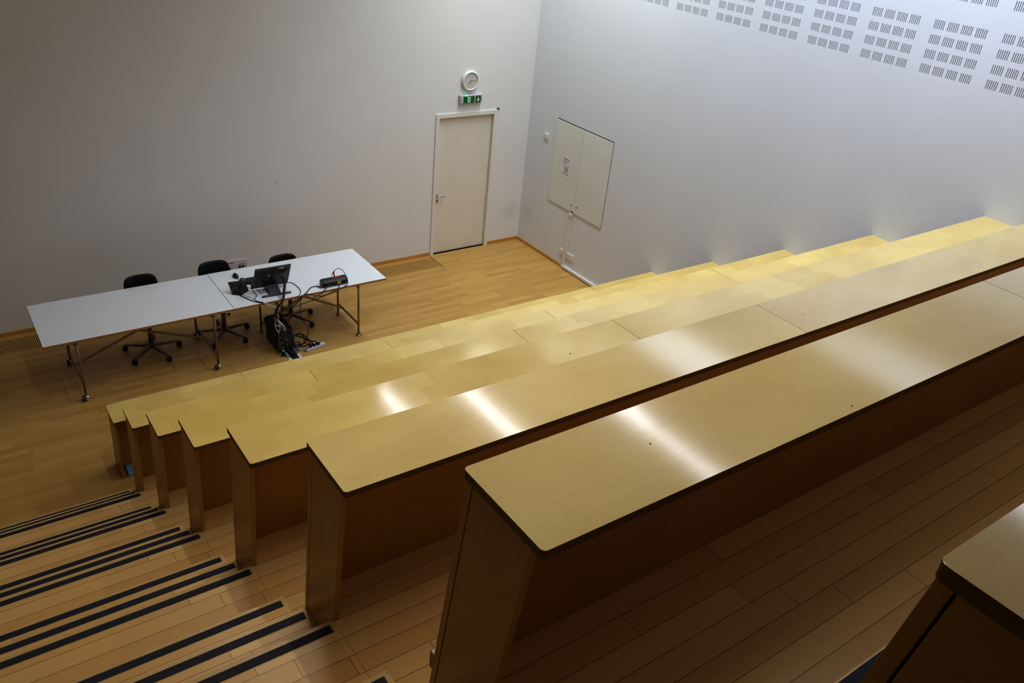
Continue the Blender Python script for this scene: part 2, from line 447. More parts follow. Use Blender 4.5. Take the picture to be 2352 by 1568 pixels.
# ------------------------------------------------------------------ door
t = thing('door_1', (-1.1, 0, 0), None, None, kind='structure')
b = MB()
for x0, x1, z0, z1 in ((-1.609, DX0 + .003, 0, 2.106), (DX1 - .003, -.584, 0, 2.106), (DX0 + .003, DX1 - .003, DZ - .003, 2.106)):
    b.box(x0, x1, -.016, .06, z0, z1)
b.build('door_frame', M['white'], t, bevel=.002)
b = MB(); b.box(DX0 + .005, DX1 - .006, .036, .058, .004, DZ - .006)
lf = b.build('door_leaf', M['leaf'], t, bevel=.0015)
b = MB(); b.box(DX0 - .02, DX1 + .02, .08, .2, 0, DZ + .01); b.build('door_backing', M['gapd'], t)
b = MB()
hx, hz = -1.512, .905
b.cyl((hx, .036, hz), (hx, .03, hz), .026, n=20); b.cyl((hx, .03, hz), (hx, -.012, hz), .0095, n=12)
b.tube([(hx, -.012, hz), (hx + .02, -.016, hz), (hx + .125, -.014, hz - .004)], .0095, 10)
b.build('door_handle', M['steel'], t)
b = MB(); b.cyl((hx, .036, hz - .075), (hx, .029, hz - .075), .025, n=20); b.cyl((hx, .029, hz - .075), (hx, .024, hz - .075), .009, n=12, mat=1)
b.build('lock_rose', [M['steel'], M['gapd']], t)
b = MB(); b.box(-.604, -.565, -.02, 0, 2.111, 2.122); b.cyl((-.59, -.02, 2.117), (-.57, -.02, 2.117), .009, n=10)
o = b.build('wall_hook', M['gapd'], base=(-.585, 0, 2.117)); tag(o, 'tiny dark metal hook on the wall at the upper corner of the door frame', 'hook')

# ------------------------------------------------------------------ clock
cx, cz = -1.102, 2.537
t = thing('wall_clock', (cx, 0, cz), 'round white wall clock above the green exit sign', 'clock')
b = MB(); b.lathe([(.128, 0), (.135, -.006), (.134, -.03), (.126, -.046), (.117, -.05), (.111, -.046), (.109, -.036)], (cx, 0, cz), 48, axis='y'); b.build('rim', M['rim'], t)
b = MB(); b.cyl((cx, -.003, cz), (cx, -.036, cz), .1095, n=48, smooth=True)
fc = b.build('face', M['face'], t)
def hand(ang, ln, w, y, back=.012):
    a = math.radians(ang); d = Vector((math.sin(a), 0, math.cos(a))); n = Vector((math.cos(a), 0, -math.sin(a)))
    c = Vector((cx, y, cz)); p = [c - d * back - n * w, c - d * back + n * w, c + d * ln + n * w * .7, c + d * ln - n * w * .7]
    return MB().poly_prism(p, (0, -.0015, 0))
hand(217, .06, .0042, -.037).build('hour_hand', M['ink'], t)
hand(86, .088, .003, -.0395).build('minute_hand', M['ink'], t)
b = MB()
for i in range(60):
    a = math.radians(i * 6); r0 = .09 if i % 5 == 0 else .098; w = .0022 if i % 5 == 0 else .0008
    d = Vector((math.sin(a), 0, math.cos(a))); n = Vector((math.cos(a), 0, -math.sin(a))); c = Vector((cx, -.0362, cz))
    b.poly_prism([c + d * r0 - n * w, c + d * r0 + n * w, c + d * .104 + n * w, c + d * .104 - n * w], (0, -.0006, 0))
b.build('hour_marks', plain('clock_mark_grey', (.40, .385, .37, 1), .6), fc)
b = MB()
for p in ([(-.009, -.045), (-.006, -.045), (0, -.027), (-.003, -.027)], [(.006, -.045), (.009, -.045), (.003, -.027), (0, -.027)], [(-.005, -.039), (.005, -.039), (.005, -.0365), (-.005, -.0365)]):
    b.poly_prism([(cx + u, -.0362, cz + v) for u, v in p], (0, -.0008, 0))
b.build('dial_emblem', M['ink'], fc)

# ------------------------------------------------------------------ exit sign
t = thing('exit_sign', (-1.08, 0, 2.29), 'green emergency exit sign with running figure and down arrow above the door', 'exit sign')
X0, X1, Z0, Z1 = -1.262, -.895, 2.236, 2.352
b = MB(); b.box(X0, X1, -.052, 0, Z0, Z1); b.build('housing', M['hous'], t, bevel=.012, bseg=3)
b = MB(); b.box(-1.212, -1.033, -.055, -.050, 2.243, 2.336); gp = b.build('green_panel', M['green'], t); gp['label'] = 'green panel with white running figure in a doorway'
b = MB(); b.box(-1.016, -.928, -.055, -.050, 2.243, 2.336); ga = b.build('green_panel', M['green2'], t); ga['label'] = 'darker green panel with white down arrow'
def flat(pts, y=-.0552, d=-.0006): return [(p[0], y, p[1]) for p in pts]
b = MB(); b.poly_prism(flat([(-1.146, 2.252), (-1.098, 2.252), (-1.098, 2.327), (-1.146, 2.327)]), (0, -.0006, 0)); dp = b.build('doorway_symbol', M['signw'], gp)
b = MB(); yq = -.0559
fx, fz = -1.124, 2.29
for pl in ([(.004, .02), (.012, .02), (.012, .029), (.004, .029)],                       # head
           [(-.004, -.006), (.006, -.006), (.011, .018), (.0, .018)],                    # torso
           [(.009, .017), (.013, .014), (.021, .001), (.017, -.001)],                    # arm
           [(.001, .017), (-.002, .013), (-.014, .008), (-.016, .012)],                  # arm
           [(-.004, -.005), (.002, -.008), (-.008, -.022), (-.022, -.022), (-.022, -.017), (-.011, -.016)],
           [(.001, -.006), (.007, -.006), (.015, -.018), (.010, -.034), (.005, -.034), (.008, -.019)]):
    b.poly_prism([(fx + u, yq, fz + v) for u, v in pl], (0, -.0006, 0))
b.build('running_figure', M['green'], gp)
b = MB(); ax, az = -.972, 2.289
for pl in ([(-.006, .036), (.006, .036), (.006, -.018), (-.006, -.018)], [(0, -.038), (.024, -.006), (.024, .01), (0, -.02)], [(0, -.038), (-.024, -.006), (-.024, .01), (0, -.02)]):
    b.poly_prism([(ax + u, -.0552, az + v) for u, v in pl], (0, -.0006, 0))
b.build('down_arrow', M['signw'], ga)
b = MB(); b.lathe([(.0, -.014), (.009, -.011), (.013, 0)], (-1.165, -.05, 2.347), 14, axis='y'); b.build('indicator_light', M['led'], t)
for xs_ in (-1.243, -.912):
    b = MB(); b.cyl((xs_, -.05, 2.292), (xs_, -.055, 2.292), .008, n=12); b.build('housing_screw', M['wireg'], t)

# ------------------------------------------------------------------ side wall fittings
t = thing('wall_cupboard', (0, -1.27, .9), 'flush pale double-door wall cupboard with dark gaps between its doors', 'cupboard')
b = MB(); b.box(-.002, .0, -1.879, -.672, .902, 2.123); b.build('recess', M['gapd'], t)
b = MB(); b.box(-.010, -.002, -1.266, -.6735, .906, 2.109); d1 = b.build('door', M['cup'], t)
b = MB(); b.box(-.010, -.002, -1.8745, -1.271, .906, 2.109); d2 = b.build('door', M['cup'], t)
b = MB(); b.cyl((-.010, -1.204, 1.001), (-.012, -1.204, 1.001), .011, n=14); b.build('lock', M['gapd'], d1)
b = MB(); b.cyl((-.010, -1.322, 1.007), (-.012, -1.322, 1.007), .011, n=14); b.build('lock', M['gapd'], d2)
t = thing('notice', (-.011, -.99, 1.5), 'white printed notice sheet on the cupboard door', 'notice')
b = MB(); b.box(-.0115, -.0102, -1.087, -.892, 1.347, 1.65); sh = b.build('sheet', M['paper'], t)
b = MB()
def wline(y0, y1, z, h, gaps=4):
    n = max(1, int((y0 - y1) / .016)); yy = y0
    while yy > y1:
        w = random.uniform(.008, .026)
        b.box(-.0122, -.0115, max(y1, yy - w), yy, z, z + h); yy -= w + .005
wline(-.912, -1.035, 1.603, .016); wline(-.918, -1.04, 1.572, .009); wline(-.918, -.985, 1.556, .006); wline(-.918, -.95, 1.538, .006)
wline(-.918, -1.06, 1.515, .005)
for z in (1.487, 1.472, 1.457, 1.443, 1.43): wline(-.955, -1.035, z, .008)
for z in (1.402, 1.391): wline(-.915, -1.06, z, .006)
b.build('printed_lines', M['ink'], sh)
def wallplate(name, y0, y1, z0, z1, label, cat, holes=(), mat='plast', dep=.012):
    t = thing(name, (0, (y0 + y1) / 2, (z0 + z1) / 2), label, cat)
    b = MB(); b.box(-dep, 0, y0, y1, z0, z1); b.build('cover_plate', M[mat], t, bevel=.003)
    for (a, c, d, e) in holes:
        b = MB(); b.box(-dep - .004, -dep + .002, a, c, d, e); b.build('insert', M['white'], t, bevel=.0015)
    return t
wallplate('light_switch', -.51, -.42, 1.755, 1.838, 'small square white switch on the wall beside the cupboard', 'switch', [(-.492, -.438, 1.77, 1.822)], dep=.016)
wallplate('wall_socket', -1.168, -1.083, .2, .288, 'small square white wall socket low on the wall, corner side of the cable trunking', 'socket', [(-1.153, -1.098, .215, .272)])
wallplate('wall_socket', -1.403, -1.243, .186, .286, 'wide double white wall socket low on the wall beyond the trunking', 'socket', [(-1.319, -1.255, .2, .272), (-1.391, -1.327, .2, .272)])
t = thing('cable_trunking', (0, -1.2, .05), 'white cable trunking running down from the cupboard and along the baseboard', 'trunking')
b = MB(); b.hexa([(-.024, -1.225, .03), (0, -1.225, .03), (0, -1.178, .03), (-.024, -1.178, .03)], [(-.024, -1.25, .85), (0, -1.25, .85), (0, -1.206, .85), (-.024, -1.206, .85)]); b.build('upright_duct', M['plast'], t, bevel=.002)
b = MB(); b.box(-.03, 0, -2.93, -1.172, .015, .058); b.build('floor_duct', M['plast'], t, bevel=.003)
b = MB(); b.box(-.032, 0, -1.262, -1.2, .84, .897); b.build('end_cap', M['plast'], t, bevel=.004)
b = MB(); b.box(-.016, -.0105, -1.262, -1.205, .898, .916); b.build('cable_outlet', M['gapd'], t)

# connection panel on the front wall behind the chairs
t = thing('connection_panel', (-4.66, 0, .4), 'pale wall connection panel with black sockets behind the middle chair', 'panel')
b = MB(); b.box(-4.86, -4.345, -.012, 0, .285, .455); pn = b.build('plate', M['pinkw'], t, bevel=.002)
b = MB(); b.box(-4.86, -4.36, -.0145, -.010, .406, .412); b.build('light_rail', M['white'], t)
for (x0, x1, z, h) in ((-4.592, -4.524, .425, .012), (-4.455, -4.394, .392, .009), (-4.63, -4.575, .388, .007), (-4.512, -4.505, .405, .006), (-4.43, -4.42, .408, .006)):
    b = MB(); b.box(x0, x1, -.014, -.011, z, z + h); b.build('printed_label', M['ink'], t)
for (x, z) in ((-4.447, .362), (-4.406, .362), (-4.581, .355)):
    b = MB(); b.cyl((x, -.011, z), (x, -.018, z), .0165, n=16); b.build('socket', M['black'], t)
b = MB(); b.cyl((-4.378, -.011, .362), (-4.378, -.015, .362), .006, n=10); b.build('button', M['wireg'], t)

# floor grille along the front wall
t = thing('floor_grille', (-5.3, -.245, 0), 'long slatted wooden convector grille set in the floor along the white wall', 'grille')
b = MB(); b.box(XA + .05, -1.632, -.386, -.104, .0004, .0016); b.build('trench', M['dark'], t)
b = MB(); x = -1.642
while x > XA + .06:
    b.box(x - .0115, x, -.386, -.104, .001, .005); x -= .0178
b.build('slat_run', M['slat'], t)
b = MB(); b.box(-1.633, -1.625, -.445, -.05, .0004, .003); b.build('end_rail', M['gapd'], t)
b = MB(); b.box(XA + .05, -1.634, -.104, -.096, .0004, .0055); b.box(XA + .05, -1.634, -.394, -.386, .0004, .0055); b.build('side_rail', M['slat'], t)

# ------------------------------------------------------------------ tables
TZ = .73
def table(name, x0, x1, y0, y1, lx0, lx1, lyF, lyN, casters, label):
    t = thing(name, ((x0 + x1) / 2, (y0 + y1) / 2, 0), label, 'table')
    b = MB(); b.box(x0 + .0015, x1 - .0025, y0, y1, TZ - .026, TZ, 0, 1, 1); b.build('tabletop', [M['lam'], M['tedge']], t, bevel=.0012)
    zb = .062 if casters else .008
    for i, lx in enumerate((lx0, lx1)):
        for ly in (lyF, lyN):
            b = MB(); b.cyl((lx, ly, zb), (lx, ly, TZ - .026), .0125, n=14)
            lg = b.build('leg', M['frame'], t)
            if casters:
                c = Vector((lx - .012, ly - .004, .031))
                b = MB(); b.cyl(c + Vector((-.026, 0, 0)), c + Vector((-.004, 0, 0)), .031, n=20, capmat=0); b.build('caster_wheel', M['black'], lg, bevel=.004)
                b = MB()
                for q in range(1):
                    b.lathe([(.0, .030), (.012, .028), (.022, .02), (.0275, .006), (.0275, -.006), (.022, -.018)], c + Vector((.018, 0, .004)), 18)
                b.build('caster_cap', M['chrome'], lg)
            else:
                b = MB(); b.lathe([(.036, 0), (.036, .006), (.02, .011), (.013, .02)], (lx, ly, 0), 18); b.build('foot_disc', M['frame'], lg)
    for lx in (lx0, lx1):
        b = MB(); b.bar((lx, lyF, .16), (lx, lyN, .16), .012, .026); b.build('end_rail', M['frame'], t)
        b = MB(); b.bar((lx - .004, lyN, TZ - .075), (lx - .06, lyN, TZ - .028), .012, .012, (0, 1, 0)); b.build('gusset', M['frame'], t)
        b = MB(); b.bar((lx, lyF + .02, TZ - .034), (lx, lyN - .01, TZ - .034), .025, .014); b.build('top_rail', M['frame'], t)
    ym = -1.235
    b = MB(); b.bar((lx0, ym, .168), (lx1 - .02, ym, TZ - .035), .012, .024); b.build('cross_brace', M['frame'], t)
    b = MB(); b.bar((lx1, ym - .02, .168), (lx0 + .02, ym - .02, TZ - .035), .012, .024); b.build('cross_brace', M['frame'], t)
    return t
table('folding_table', -6.939, -5.083, -1.737, -.804, -6.647, -5.298, -.92, -1.698, True, 'white-topped table on silver-capped casters, empty top')
table('folding_table', -5.083, -3.245, -1.736, -.80, -4.590, -3.592, -1.105, -1.690, False, 'white-topped table on disc feet, carrying the monitor and cables')

# ------------------------------------------------------------------ swivel chairs
def chair(cx, cy, phase, bx, bw, ztop, label, by=-.745, knob=False):
    t = thing('swivel_chair', (cx, cy, 0), label, 'chair', 'black swivel chairs behind the white tables')
    hub = Vector((cx, cy, 0))
    b = MB(); b.lathe([(.0, .075), (.034, .078), (.036, .125), (.028, .135)], hub, 18)
    for i in range(5):
        a = math.radians(phase + 72 * i); d = Vector((math.cos(a), math.sin(a), 0)); n = Vector((-d.y, d.x, 0))
        p0, p1 = hub + d * .025, hub + d * .302
        w0, w1 = .022, .016
        b.hexa([p0 - n * w0 + Vector((0, 0, .08)), p1 - n * w1 + Vector((0, 0, .066)), p1 + n * w1 + Vector((0, 0, .066)), p0 + n * w0 + Vector((0, 0, .08))],
               [p0 - n * w0 * .8 + Vector((0, 0, .118)), p1 - n * w1 * .8 + Vector((0, 0, .085)), p1 + n * w1 * .8 + Vector((0, 0, .085)), p0 + n * w0 * .8 + Vector((0, 0, .118))])
    star = b.build('star_base', M['base5'], t, bevel=.003)
    for i in range(5):
        a = math.radians(phase + 72 * i); d = Vector((math.cos(a), math.sin(a), 0)); n = Vector((-d.y, d.x, 0))
        c = hub + d * .298 + Vector((0, 0, .0285))
        b = MB()
        for sgn in (-1, 1):
            b.cyl(c + n * (.004 * sgn), c + n * (.022 * sgn), .028, .026, n=18)
        b.cyl(c, c + Vector((0, 0, .045)), .012, n=10)
        b.lathe([(.018, .034), (.0275, .03), (.03, .012)], c, 14)
        b.build('caster', M['blackm'], t)
    b = MB(); b.cyl((cx, cy, .12), (cx, cy, .36), .026, n=18); b.build('column', M['base5'], t)
    b = MB(); b.cyl((cx, cy, .345), (cx, cy, .415), .031, n=18); b.cyl((cx, cy, .40), (cx, cy, .425), .085, n=18); b.build('sleeve', M['blackm'], t)
    # seat shell: dished pad
    b = MB(); nx, ny = 10, 9; vs = []; sw, sd = .21, .185
    for j in range(ny + 1):
        for i in range(nx + 1):
            u, v = -1 + 2 * i / nx, -1 + 2 * j / ny
            k = (1 - .16 * abs(u) ** 3 * abs(v) ** 3)
            vs.append((cx + u * sw * k, cy + .06 + v * sd * k, .445 + .018 * (u * u) - .012 * max(0, -v) ** 2))
    fs = [[j * (nx + 1) + i, j * (nx + 1) + i + 1, (j + 1) * (nx + 1) + i + 1, (j + 1) * (nx + 1) + i] for j in range(ny) for i in range(nx)]
    b.add(vs, fs, 0, True); so = b.build('seat', M['seatb'], t); md = so.modifiers.new('thick', 'SOLIDIFY'); md.thickness = .022; md.offset = -1
    b = MB(); b.tube([(cx, cy + .05, .415), (bx, by - .06, .42), (bx, by + .012, .47), (bx, by + .015, .60)], .013, 10); b.build('back_support', M['base5'], t)
    # backrest shell
    hb = .30; hw = bw / 2; b = MB(); nx, nz = 16, 12; vs = []
    for j in range(nz + 1):
        for i in range(nx + 1):
            u, v = -1 + 2 * i / nx, -1 + 2 * j / nz
            # superellipse outline, flatter along the bottom
            e = 4.6
            m = max(abs(u), abs(v)); r = 1.0
            if m > 1e-6:
                r = m / ((abs(u) ** e + abs(v) ** e) ** (1 / e))
            uu, vv = u * r, v * r
            tap = 1 + .05 * (-vv)
            vs.append((bx + uu * hw * tap, by - .03 * uu * uu + .012 * vv * vv + .035 * (vv + 1) * .5, ztop - hb / 2 + vv * hb / 2))
    fs = [[j * (nx + 1) + i, j * (nx + 1) + i + 1, (j + 1) * (nx + 1) + i + 1, (j + 1) * (nx + 1) + i] for j in range(nz) for i in range(nx)]
    b.add(vs, fs, 0, True); bo = b.build('backrest', M['seatb'], t); md = bo.modifiers.new('thick', 'SOLIDIFY'); md.thickness = .014; md.offset = -1
    for dx in (-.04, .04):
        b = MB(); b.cyl((bx + dx, by + .016, ztop - .105), (bx + dx, by + .002, ztop - .105), .005, n=10); b.build('rivet', M['char'], bo)
    if knob:
        b = MB(); b.tube([(cx, cy - .03, .40), (cx - .005, cy - .12, .365), (cx - .002, cy - .175, .352), (cx + .015, cy - .165, .365)], .004, 8); b.lathe([(.0, -.016), (.012, -.012), (.017, 0), (.012, .012), (0, .016)], (cx + .02, cy - .165, .375), 12)
        b.build('tilt_lever', M['blackm'], t)
    return t
chair(-5.83, -1.04, 3, -5.797, .365, .822, 'black swivel chair at the middle of the empty white table')
chair(-5.005, -1.03, 14, -4.985, .372, .838, 'black swivel chair where the two white tables meet', knob=True)
chair(-4.18, -1.02, 16, -4.15, .37, .772, 'black swivel chair behind the monitor, its back lowest of the three', knob=False)

# ------------------------------------------------------------------ on the tables
# monitor, seen from behind
t = thing('computer_monitor', (-4.56, -1.55, TZ), 'black computer monitor seen from behind on the white table', 'monitor')
bl, br = Vector((-4.765, -1.425, .758)), Vector((-4.358, -1.425, .748))
tl, tr = Vector((-4.765, -1.553, 1.042)), Vector((-4.354, -1.553, 1.036))
nb = (br - bl).cross(tl - bl).normalized()                      # points to the back (towards the desks)
if nb.y > 0: nb = -nb
b = MB(); b.hexa([bl - nb * .022, br - nb * .022, br, bl], [tl - nb * .022, tr - nb * .022, tr, tl], 0); hs = b.build('housing', M['char'], t, bevel=.004)
def mp(u, v, d=0): return bl.lerp(br, u).lerp(tl.lerp(tr, u), v) + nb * d
b = MB(); b.hexa([mp(.08, .08), mp(.92, .08), mp(.92, .9), mp(.08, .9)], [mp(.16, .16, .03), mp(.84, .16, .03), mp(.84, .8, .03), mp(.16, .8, .03)]); b.build('back_cover', M['black'], t, bevel=.004)
b = MB(); b.hexa([mp(.03, .05, -.0235), mp(.97, .05, -.0235), mp(.97, .96, -.0235), mp(.03, .96, -.0235)], [mp(.03, .05, -.0222), mp(.97, .05, -.0222), mp(.97, .96, -.0222), mp(.03, .96, -.0222)]); b.build('screen', M['screen'], t)
b = MB(); b.hexa([mp(.66, .875, .001), mp(.81, .875, .001), mp(.81, .96, .001), mp(.66, .96, .001)], [mp(.66, .875, .002), mp(.81, .875, .002), mp(.81, .96, .002), mp(.66, .96, .002)]); b.build('sticker', M['paper'], t)['label'] = 'small white sticker'
b = MB(); b.hexa([mp(.36, .66, .031), mp(.385, .66, .031), mp(.375, .80, .031), mp(.35, .80, .031)], [mp(.36, .66, .033), mp(.385, .66, .033), mp(.375, .80, .033), mp(.35, .80, .033)]); b.build('port', M['wirew'], t)
b = MB(); b.hexa([mp(.28, .5, .031), mp(.37, .5, .031), mp(.37, .545, .031), mp(.28, .545, .031)], [mp(.28, .5, .0325), mp(.37, .5, .0325), mp(.37, .545, .0325), mp(.28, .545, .0325)]); b.build('badge', M['wireg'], t)
for u in (.66, .76):
    b = MB(); b.hexa([mp(u, .68, .031), mp(u + .05, .68, .031), mp(u + .05, .71, .031), mp(u, .71, .031)], [mp(u, .68, .036), mp(u + .05, .68, .036), mp(u + .05, .71, .036), mp(u, .71, .036)]); b.build('port', M['wireg'], t)
b = MB(); b.hexa([(-4.636, -1.636, TZ + .004), (-4.508, -1.642, TZ + .004), (-4.508, -1.618, TZ + .004), (-4.636, -1.612, TZ + .004)],
                 [(-4.62, -1.478, .80), (-4.50, -1.478, .80), (-4.50, -1.462, .80), (-4.62, -1.462, .80)]); b.build('stand_neck', M['slate'], t, bevel=.002)
b = MB(); b.obox((-4.565, -1.623), .164, .013, TZ + .001, TZ + .018, math.radians(-3)); b.build('stand_bar', M['slate'], t, bevel=.003)
b = MB(); b.box(-4.63, -4.50, -1.62, -1.36, TZ + .0005, TZ + .006); b.build('stand_plate', M['slate'], t, bevel=.002)

# keyboard
t = thing('keyboard', (-4.58, -1.175, TZ), 'black keyboard on the white table behind the monitor', 'keyboard')
b = MB(); b.hexa([(-4.8, -1.25, TZ + .001), (-4.36, -1.25, TZ + .001), (-4.36, -1.1, TZ + .001), (-4.8, -1.1, TZ + .001)], [(-4.798, -1.248, TZ + .022), (-4.362, -1.248, TZ + .022), (-4.362, -1.102, TZ + .012), (-4.798, -1.102, TZ + .012)]); kb = b.build('key_tray', M['blackm'], t, bevel=.003)
b = MB()
for r in range(6):
    for c in range(20):
        if c in (15,) : continue
        x0 = -4.79 + c * .0212; y0 = -1.243 + r * .0232; z = TZ + .021 - r * .0017
        b.box(x0, x0 + .0178, y0, y0 + .019, z, z + .007)
b.build('keys', M['char'], t, bevel=.002)
# mouse
t = thing('computer_mouse', (-4.815, -1.0, TZ), 'black computer mouse on the white table near the keyboard', 'mouse')
b = MB(); vs = []; n1, n2 = 10, 20
mc = Vector((-4.815, -1.0, TZ + .001))
for j in range(n1 + 1):
    ph = math.pi / 2 * j / n1
    for i in range(n2):
        a = 2 * math.pi * i / n2
        r = math.cos(ph) ** .7
        vs.append(mc + Vector((.032 * r * math.cos(a), .058 * r * math.sin(a), .036 * math.sin(ph) * (1 + .15 * math.sin(a)))))
b.add(vs, [[j * n2 + i, j * n2 + (i + 1) % n2, (j + 1) * n2 + (i + 1) % n2, (j + 1) * n2 + i] for j in range(n1) for i in range(n2)], 0, True)
b.build('mouse_shell', M['black'], t)
b = MB(); b.cyl((-4.8185, -1.035, TZ + .034), (-4.8115, -1.035, TZ + .034), .007, n=12); b.build('scroll_wheel', M['char'], t)

def cable(pts, r, label, mat='blackm', group='cables around the monitor table', cat='cable', n=8, sub=6):
    base = Vector(pts[len(pts) // 2])
    o = MB().tube(pts, r, n, sub=sub).build('cable', M[mat], base=base)
    return tag(o, label, cat, group)

# small control tablet on a stand
t = thing('control_tablet', (-4.9, -1.42, TZ), 'small black tablet propped on a stand beside the monitor', 'tablet')
A0, B0, C0 = Vector((-4.998, -1.416, TZ + .003)), Vector((-4.915, -1.478, TZ + .003)), Vector((-4.80, -1.40, TZ + .003))
T0, T1 = Vector((-5.01, -1.33, .852)), Vector((-4.865, -1.375, .862))
nn = Vector((.5, .35, -.2)).normalized() * .012
b = MB(); b.hexa([A0, B0, B0 + nn, A0 + nn], [T0, T1, T1 + nn, T0 + nn]); b.build('tablet_plate', M['black'], t, bevel=.003)
b = MB(); b.hexa([B0 + Vector((.004, .004, 0)), C0, C0 + Vector((-.06, .06, 0)), B0 + Vector((-.02, .06, 0))], [Vector((-4.87, -1.40, .845)), Vector((-4.82, -1.385, .80)), Vector((-4.84, -1.35, .80)), Vector((-4.88, -1.37, .845))]); b.build('stand_wedge', M['blackm'], t, bevel=.004)
b = MB(); b.lathe([(.0, .034), (.014, .032), (.026, .024), (.034, .010), (.037, -.004), (.034, -.022), (.024, -.034), (0, -.036)], (-4.852, -1.352, .848), 24); b.build('hinge_drum', M['slate'], t)
b = MB(); b.tube([(-4.845, -1.36, .85), (-4.79, -1.385, .832), (-4.765, -1.40, .79), (-4.772, -1.425, .762)], .011, 10); b.build('stand_arm', M['blackm'], t)

# control box with stickers
t = thing('control_box', (-3.88, -1.6, TZ), 'long black electronic box with red and yellow stickers near the table edge', 'electronic box')
prof = [(-1.672, .734), (-1.690, .752), (-1.690, .792), (-1.668, .816), (-1.612, .820), (-1.588, .80), (-1.588, .755), (-1.6, .734)]
xa, xb = -4.025, -3.738
b = MB(); b.poly_prism([(xa, y, z) for y, z in prof], (xb - xa, .0, 0)); cbx = b.build('casing', M['black'], t, bevel=.003)
sc_ = lambda q, s: [(-1.64 + (y + 1.64) * s, .778 + (z - .778) * s) for y, z in q]
b = MB(); b.poly_prism([(xa - .016, y, z) for y, z in sc_(prof, .93)], (.016, 0, 0)); b.build('end_cap', M['char'], t, bevel=.006)
b = MB(); b.poly_prism([(xb, y, z) for y, z in sc_(prof, .96)], (.012, 0, 0)); b.build('end_cap', M['blackm'], t, bevel=.004)
b = MB(); b.hexa([(-3.91, -1.652, .8175), (-3.80, -1.652, .8175), (-3.80, -1.617, .82), (-3.91, -1.617, .82)], [(-3.91, -1.652, .819), (-3.80, -1.652, .819), (-3.80, -1.617, .8215), (-3.91, -1.617, .8215)]); b.build('sticker', M['red'], t)['label'] = 'red sticker'
b = MB(); b.box(-3.858, -3.816, -1.6915, -1.6895, .752, .792); b.build('sticker', M['yellow'], t)['label'] = 'square yellow sticker'
b = MB(); b.hexa([(xa + .005, -1.6905, .789), (xb - .005, -1.6905, .789), (xb - .005, -1.688, .789), (xa + .005, -1.688, .789)], [(xa + .005, -1.6885, .796), (xb - .005, -1.6885, .796), (xb - .005, -1.682, .798), (xa + .005, -1.682, .798)]); b.build('trim_line', M['slate'], t)
for i in range(3):
    b = MB(); b.box(-4.0 + i * .03, -3.985 + i * .03, -1.693, -1.689, .747, .759); b.build('socket', M['wireg'], t)

# cables on and over the table
z = TZ + .005
cable([(-4.93, -1.47, z), (-4.907, -1.523, z), (-4.862, -1.631, z), (-4.819, -1.695, z), (-4.765, -1.742, z), (-4.69, -1.765, .712), (-4.64, -1.775, .69), (-4.622, -1.785, .66)], .005, 'black cable from the small tablet sweeping over the table edge')
cable([(-4.785, -1.40, z + .04), (-4.767, -1.42, z + .01), (-4.762, -1.481, z), (-4.77, -1.557, z), (-4.809, -1.598, z), (-4.817, -1.643, z), (-4.798, -1.695, z), (-4.76, -1.725, z)], .0032, 'thin black cable winding in an S beside the monitor')
cable([(-4.903, -1.466, z), (-4.853, -1.548, z), (-4.821, -1.631, z), (-4.80, -1.69, z)], .0022, 'thin grey wire lying straight beside the tablet cable', 'wireg')
cable([(-4.817, -1.062, TZ + .012), (-4.813, -1.1, z), (-4.806, -1.16, z), (-4.80, -1.27, z), (-4.76, -1.36, z)], .0025, 'thin grey mouse cable', 'wireg')
cable([(-4.77, -1.745, .742), (-4.735, -1.762, .728), (-4.702, -1.768, .712), (-4.66, -1.778, .69), (-4.625, -1.788, .672)], .005, 'short white cable crossing the table edge below the monitor', 'wirew')
cable([(-4.79, -1.742, .742), (-4.753, -1.78, .703), (-4.712, -1.785, .671), (-4.671, -1.79, .655), (-4.64, -1.792, .60)], .0028, 'thin reddish brown cable hanging under the table edge', 'wirer')
cable([(-4.36, -1.39, z + .01), (-4.34, -1.385, z), (-4.302, -1.408, z), (-4.284, -1.495, z), (-4.289, -1.637, z), (-4.345, -1.733, z), (-4.40, -1.762, .71), (-4.46, -1.74, .66), (-4.58, -1.78, .63)], .0035, 'black cable curving out from behind the monitor over the table edge')
cable([(-4.497, -1.575, .94), (-4.468, -1.60, .90), (-4.475, -1.64, .85), (-4.512, -1.70, .80), (-4.525, -1.735, .775), (-4.545, -1.765, .745), (-4.575, -1.785, .71), (-4.618, -1.79, .68), (-4.645, -1.795, .63), (-4.655, -1.795, .57)], .013, 'thick black cable bundle hanging down behind the monitor', group=None, n=12)
cable([(-4.44, -1.565, .90), (-4.45, -1.61, .86), (-4.50, -1.70, .775), (-4.53, -1.745, .745), (-4.57, -1.775, .70), (-4.632, -1.785, .64)], .005, 'black cable beside the thick bundle behind the monitor')
cable([(-4.718, -1.41, z), (-4.71, -1.444, z), (-4.647, -1.448, z), (-4.6, -1.43, z)], .003, 'short thin black cable lying under the monitor')
cable([(-4.712, -1.463, z), (-4.707, -1.516, z), (-4.689, -1.514, z), (-4.669, -1.483, z), (-4.64, -1.52, z)], .003, 'short kinked black cable under the monitor')
cable([(-4.045, -1.655, z), (-4.094, -1.605, z), (-4.16, -1.617, z), (-4.24, -1.70, z), (-4.29, -1.742, z), (-4.335, -1.77, .725), (-4.402, -1.775, .654), (-4.50, -1.785, .632), (-4.615, -1.79, .628)], .0055, 'black cable from the grey end of the electronic box over the table edge')
cable([(-3.99, -1.69, .762), (-4.0, -1.715, .765), (-4.033, -1.752, .758), (-4.064, -1.765, .742), (-4.095, -1.77, .717), (-4.2, -1.775, .69)], .0045, 'grey-tipped cable from the electronic box hanging at the table edge')
